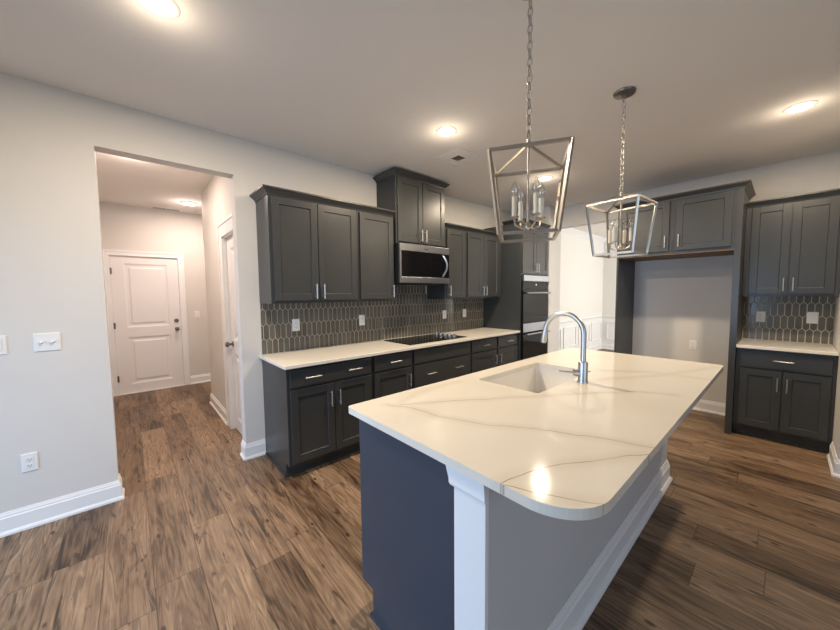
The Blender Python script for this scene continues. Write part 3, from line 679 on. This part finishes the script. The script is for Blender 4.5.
# ------------------------------------------------------------------ lantern pendants
def link(bm, c, ang, w=.0100, h=.0215, rad=.0031, seg=14):
    pts = []
    for k in range(seg+1):
        a = 2*PI*k/seg; s = w*math.cos(a); z = h*math.sin(a)
        pts.append(Vector((c[0]+s*math.cos(ang), c[1]+s*math.sin(ang), c[2]+z)))
    n = seg; rings = []
    for k in range(n):
        tn = (pts[(k+1) % n]-pts[k-1 if k else n-1]).normalized(); b = Vector((-math.sin(ang), math.cos(ang), 0)); a_ = tn.cross(b)
        rings.append([bm.verts.new(pts[k]+(a_*math.cos(q*2*PI/6)+b*math.sin(q*2*PI/6))*rad) for q in range(6)])
    for k in range(n):
        A, B = rings[k], rings[(k+1) % n]
        for q in range(6): bm.faces.new((A[q], A[(q+1) % 6], B[(q+1) % 6], B[q]))
def pendant(px, py, ang, label, arm_turn):
    zt, zb, ht, hb, zp = 2.033, 1.698, .157, .118, 2.098
    root = thing('lantern_pendant', label, 'pendant light', (px, py, H-.001), 'open cage lantern pendants over the island')
    P = lambda i, h, z: (px+h*1.41421*math.cos(ang+i*PI/2), py+h*1.41421*math.sin(ang+i*PI/2), z)
    bm = nb(); lathe(bm, (px, py, H-.0195), [(.010, -.012), (.012, 0), (.050, .001), (.062, .006), (.066, .018)], 32); obj('canopy', bm, M_PDARK, root, True)
    bm = nb(); z = H-.044; k = 0
    while z > zp+.068: link(bm, (px, py, z), ang+(PI/2 if k % 2 else 0)+.3); z -= .0345; k += 1
    obj('chain', bm, M_PEND, root, True)
    bm = nb(); w = .0125
    for i in range(4):
        bar(bm, P(i, ht, zt), P(i+1, ht, zt), w); bar(bm, P(i, hb, zb), P(i+1, hb, zb), w)
        bar(bm, P(i, ht, zt+.004), P(i, hb, zb-.004), w); bar(bm, P(i, ht, zt), (px, py, zp), .0095)
    obj('cage_frame', bm, M_PEND, root)
    bm = nb(); lathe(bm, (px, py, zp-.012), [(.014, 0), (.016, .006), (.016, .018), (.008, .024), (.008, .034)], 16)
    link(bm, (px, py, zp+.040), ang+.3+(PI/2 if k % 2 else 0), .012, .018, .0035)
    obj('top_loop', bm, M_PEND, root, True)
    bm = nb(); tube(bm, [(px, py, zp-.012), (px, py, zb+.052)], .0062, 12); lathe(bm, (px, py, zb+.030), [(.004, 0), (.012, .006), (.014, .018), (.010, .028), (.006, .034)], 16); obj('stem', bm, M_PEND, root, True)
    for i in range(4):
        a = ang+PI/4+i*PI/2+arm_turn; cx, cy = px+.066*math.cos(a), py+.066*math.sin(a); zc = zb+.078
        bm = nb(); tube(bm, [(px+.008*math.cos(a), py+.008*math.sin(a), zb+.046), (px+.03*math.cos(a), py+.03*math.sin(a), zb+.036), (px+.060*math.cos(a), py+.060*math.sin(a), zb+.048), (cx, cy, zc)], .0042, 8)
        lathe(bm, (cx, cy, zc), [(.006, 0), (.018, .002), (.021, .006), (.019, .006), (.012, .004)], 16); am = obj('candle_arm', bm, M_PEND, root, True)
        bm = nb(); lathe(bm, (cx, cy, zc+.0065), [(.0105, 0), (.0105, .085), (.009, .087)], 16); obj('candle_sleeve', bm, M_IVORY, am, True)
        bm = nb(); lathe(bm, (cx, cy, zc+.092), [(.0075, 0), (.0095, .006), (.0150, .016), (.0172, .027), (.0158, .038), (.0115, .050), (.0060, .062), (.0018, .070), (.0006, .073)], 16); obj('bulb', bm, M_BULB, am, True)
        bm = nb(); tube(bm, [(cx-.004, cy, zc+.092), (cx-.005, cy, zc+.125), (cx, cy, zc+.132), (cx+.005, cy, zc+.125), (cx+.004, cy, zc+.092)], .0011, 6); obj('filament', bm, M_IVORY, am, True)
    return root
pendant(2.328, .4885, -.2463, 'nearer lantern pendant hanging over the front half of the island', .50)
pendant(2.342, 1.655, -.8628, 'farther lantern pendant over the back half of the island', -.02)

# ------------------------------------------------------------------ ceiling lights and vents
def can(x, y, label, proto=[None]):
    if proto[0] is None:
        o = thing('recessed_downlight', label, 'ceiling light', (x, y, H-.001), 'recessed downlights in the kitchen ceiling')
        bm = nb(); lathe(bm, (x, y, H-.007), [(.062, .002), (.066, 0), (.083, .003), (.086, .006)], 36); obj('trim_ring', bm, M_TRIM, o, True)
        bm = nb(); lathe(bm, (x, y, H-.0085), [(.058, 0), (.062, .0015), (.062, .003)], 36); obj('lens', bm, M_LENS, o, True)
        proto[0] = o
    else: o = dup(proto[0], (x, y, H-.001), label)
    area('downlight_lamp', (x, y, H-.012), (0, 0, 0), .10, CAN_W, WARM, 'DISK')
    l = bpy.data.lights.new('downlight_glow', 'POINT'); l.energy = CAN_W*.05; l.color = WARM; l.shadow_soft_size = .045
    o2 = bpy.data.objects.new('downlight_glow', l); COL.objects.link(o2); o2.location = (x, y, H-.12)
    return o
can(1.171, -.703, 'lit recessed downlight at the upper left edge of the photo')
can(1.214, 1.135, 'lit recessed downlight in front of the microwave beside the square vent')
can(1.197, 2.80, 'lit recessed downlight near the tall oven cabinet, seen through the near lantern')
can(3.119, 2.824, 'lit recessed downlight in front of the far right wall cabinet')
v = thing('ceiling_vent', 'small square ceiling vent with dark centre near the microwave', 'vent', (.925, 1.60, H-.001))
bm = nb()
for (h0, h1, z0) in ((.165, .155, .0035), (.135, .122, .0045), (.100, .088, .005), (.066, .052, .006)):
    for (a, b, c, d) in ((-h0, h0, -h0, -h1), (-h0, h0, h1, h0), (-h0, -h1, -h1, h1), (h1, h0, -h1, h1)): box(bm, .925+a, .925+b, 1.60+c, 1.60+d, H-.001-z0, H-.001)
box(bm, .925-.15, .925+.15, 1.60-.15, 1.60+.15, H-.0035, H-.001)
obj('grille', bm, M_CEIL, v)
bm = nb(); box(bm, .925-.05, .925+.05, 1.60-.05, 1.60+.05, H-.006, H-.0036); obj('damper', bm, M_PDARK, v)
v = thing('ceiling_vent', 'long narrow vent in the hall ceiling near the end wall', 'vent', (-3.2, -.37, H-.001))
bm = nb(); box(bm, -3.27, -3.10, -.55, -.19, H-.005, H-.001)
for k in range(4): box(bm, -3.25+k*.036, -3.245+k*.036, -.53, -.21, H-.010, H-.005)
obj('grille', bm, M_TRIM, v)
for (a, b) in ((-.53, -.375), (-.365, -.21)):
    bm = nb()
    for k in range(3): box(bm, -3.243+k*.036, -3.217+k*.036, a, b, H-.0075, H-.0051)
    obj('slot', bm, M_SLOT, v)
hl = thing('flush_ceiling_light', 'small round lit ceiling light inside the hall', 'ceiling light', (-2.60, -.16, H-.001))
bm = nb(); lathe(bm, (-2.60, -.16, H-.016), [(.088, 0), (.095, .004), (.095, .015)], 36); obj('rim', bm, M_TRIM, hl, True)
bm = nb(); lathe(bm, (-2.60, -.16, H-.021), [(.060, 0), (.080, .002), (.086, .0045)], 36); obj('lens', bm, M_HLENS, hl, True)
area('hall_lamp', (-2.60, -.16, H-.030), (0, 0, 0), .16, 21, (1.0, .80, .69), 'DISK')
area('hall_lamp', (-1.0, -.80, H-.030), (0, 0, 0), .16, 21, (1.0, .80, .69), 'DISK')
for (x, y) in ((-2.6, -.16), (-1.0, -.80)):
    l = bpy.data.lights.new('hall_glow', 'POINT'); l.energy = 3.; l.color = (1., .80, .69); l.shadow_soft_size = .05
    o2 = bpy.data.objects.new('hall_glow', l); COL.objects.link(o2); o2.location = (x, y, H-.12)

# ------------------------------------------------------------------ outlets and switches
def plate(t, uc, zc, kind, label, cat, n0=0., w=.072, gang=1, rot=0):
    o = thing({'outlet': 'wall_outlet', 'dimmer': 'light_switch', 'rocker': 'light_switch'}[kind], label, cat, t(uc, n0, zc))
    W_ = w if gang == 1 else .118; h = .116
    bm = nb(); a, b = uc-W_/2, uc+W_/2; c, d = zc-h/2, zc+h/2
    q0 = [t(*k) for k in ((a, n0+.0005, c), (b, n0+.0005, c), (b, n0+.0005, d), (a, n0+.0005, d))]
    q1 = [t(*k) for k in ((a+.004, n0+.006, c+.004), (b-.004, n0+.006, c+.004), (b-.004, n0+.006, d-.004), (a+.004, n0+.006, d-.004))]
    A = [bm.verts.new(p) for p in q0]; B = [bm.verts.new(p) for p in q1]; bm.faces.new(A[::-1]); bm.faces.new(B)
    for i in range(4): bm.faces.new((A[i], A[(i+1) % 4], B[(i+1) % 4], B[i]))
    obj('cover_plate', bm, M_PLATE, o)
    n1 = n0+.0062
    if kind == 'outlet':
        for s in (-1, 1):
            zz = zc+s*.0195; bm = nb(); tbox(bm, t, uc-.016, uc+.016, n1, n1+.0018, zz-.0135, zz+.0135); rc = obj('receptacle', bm, M_PLATE, o, bevel=.001)
            bm = nb(); tbox(bm, t, uc-.0075, uc-.0055, n1+.0019, n1+.0024, zz-.004, zz+.006); tbox(bm, t, uc+.0055, uc+.0075, n1+.0019, n1+.0024, zz-.004, zz+.005); tbox(bm, t, uc-.0022, uc+.0022, n1+.0019, n1+.0024, zz-.010, zz-.006)
            obj('slots', bm, M_SLOT, rc)
    elif kind == 'dimmer':
        for s in (-1, 1):
            bm = nb(); p = Vector(t(uc+s*.024, n1, zc)); q = Vector(t(uc+s*.024, n1+.016, zc+.004)); tube(bm, [p, p+(q-p)*.8, q], [.0085, .0075, .006], 16); obj('toggle_knob', bm, M_PLATE, o, True)
    else:
        for s in ([0] if gang == 1 else [-1, 1]):
            bm = nb(); tbox(bm, t, uc+s*.024-.0155, uc+s*.024+.0155, n1, n1+.003, zc-.032, zc+.032); obj('rocker', bm, M_PLATE, o, bevel=.001)
    return o
tL = T('L', 0, 0); tB = T('B', 0, YB)
plate(tL, -1.266, 1.161, 'dimmer', 'double white switch plate with two round knobs left of the hall opening', 'switch', gang=2)
plate(tL, -1.487, 1.161, 'rocker', 'white switch plate cut off at the left edge of the photo', 'switch', gang=2)
plate(tL, -1.381, .414, 'outlet', 'white outlet low on the bare left wall above the baseboard', 'outlet')
plate(tL, .313, 1.158, 'outlet', 'leftmost outlet on the long tile backsplash', 'outlet', .0098)
plate(tL, 1.041, 1.160, 'outlet', 'outlet on the long tile backsplash just left of the cooktop', 'outlet', .0098)
plate(tL, 2.346, 1.158, 'outlet', 'outlet on the long tile backsplash just right of the cooktop', 'outlet', .0098)
plate(tL, 2.762, 1.158, 'outlet', 'outlet on the long tile backsplash closest to the oven cabinet', 'outlet', .0098)
plate(tB, 2.377, .789, 'outlet', 'white outlet on the wall inside the empty fridge alcove', 'outlet')
plate(tB, 2.933, 1.163, 'outlet', 'left outlet on the small right-hand tile backsplash', 'outlet', .0098)
plate(tB, 3.293, 1.168, 'rocker', 'switch plate at right on the small right-hand tile backsplash', 'switch', .0098, w=.078)
plate(T('L', HX, 0), -.043, 1.134, 'rocker', 'white switch plate on the hall end wall right of the door', 'switch')

for o in list(bpy.data.objects):
    if '_o' in o: del o['_o']
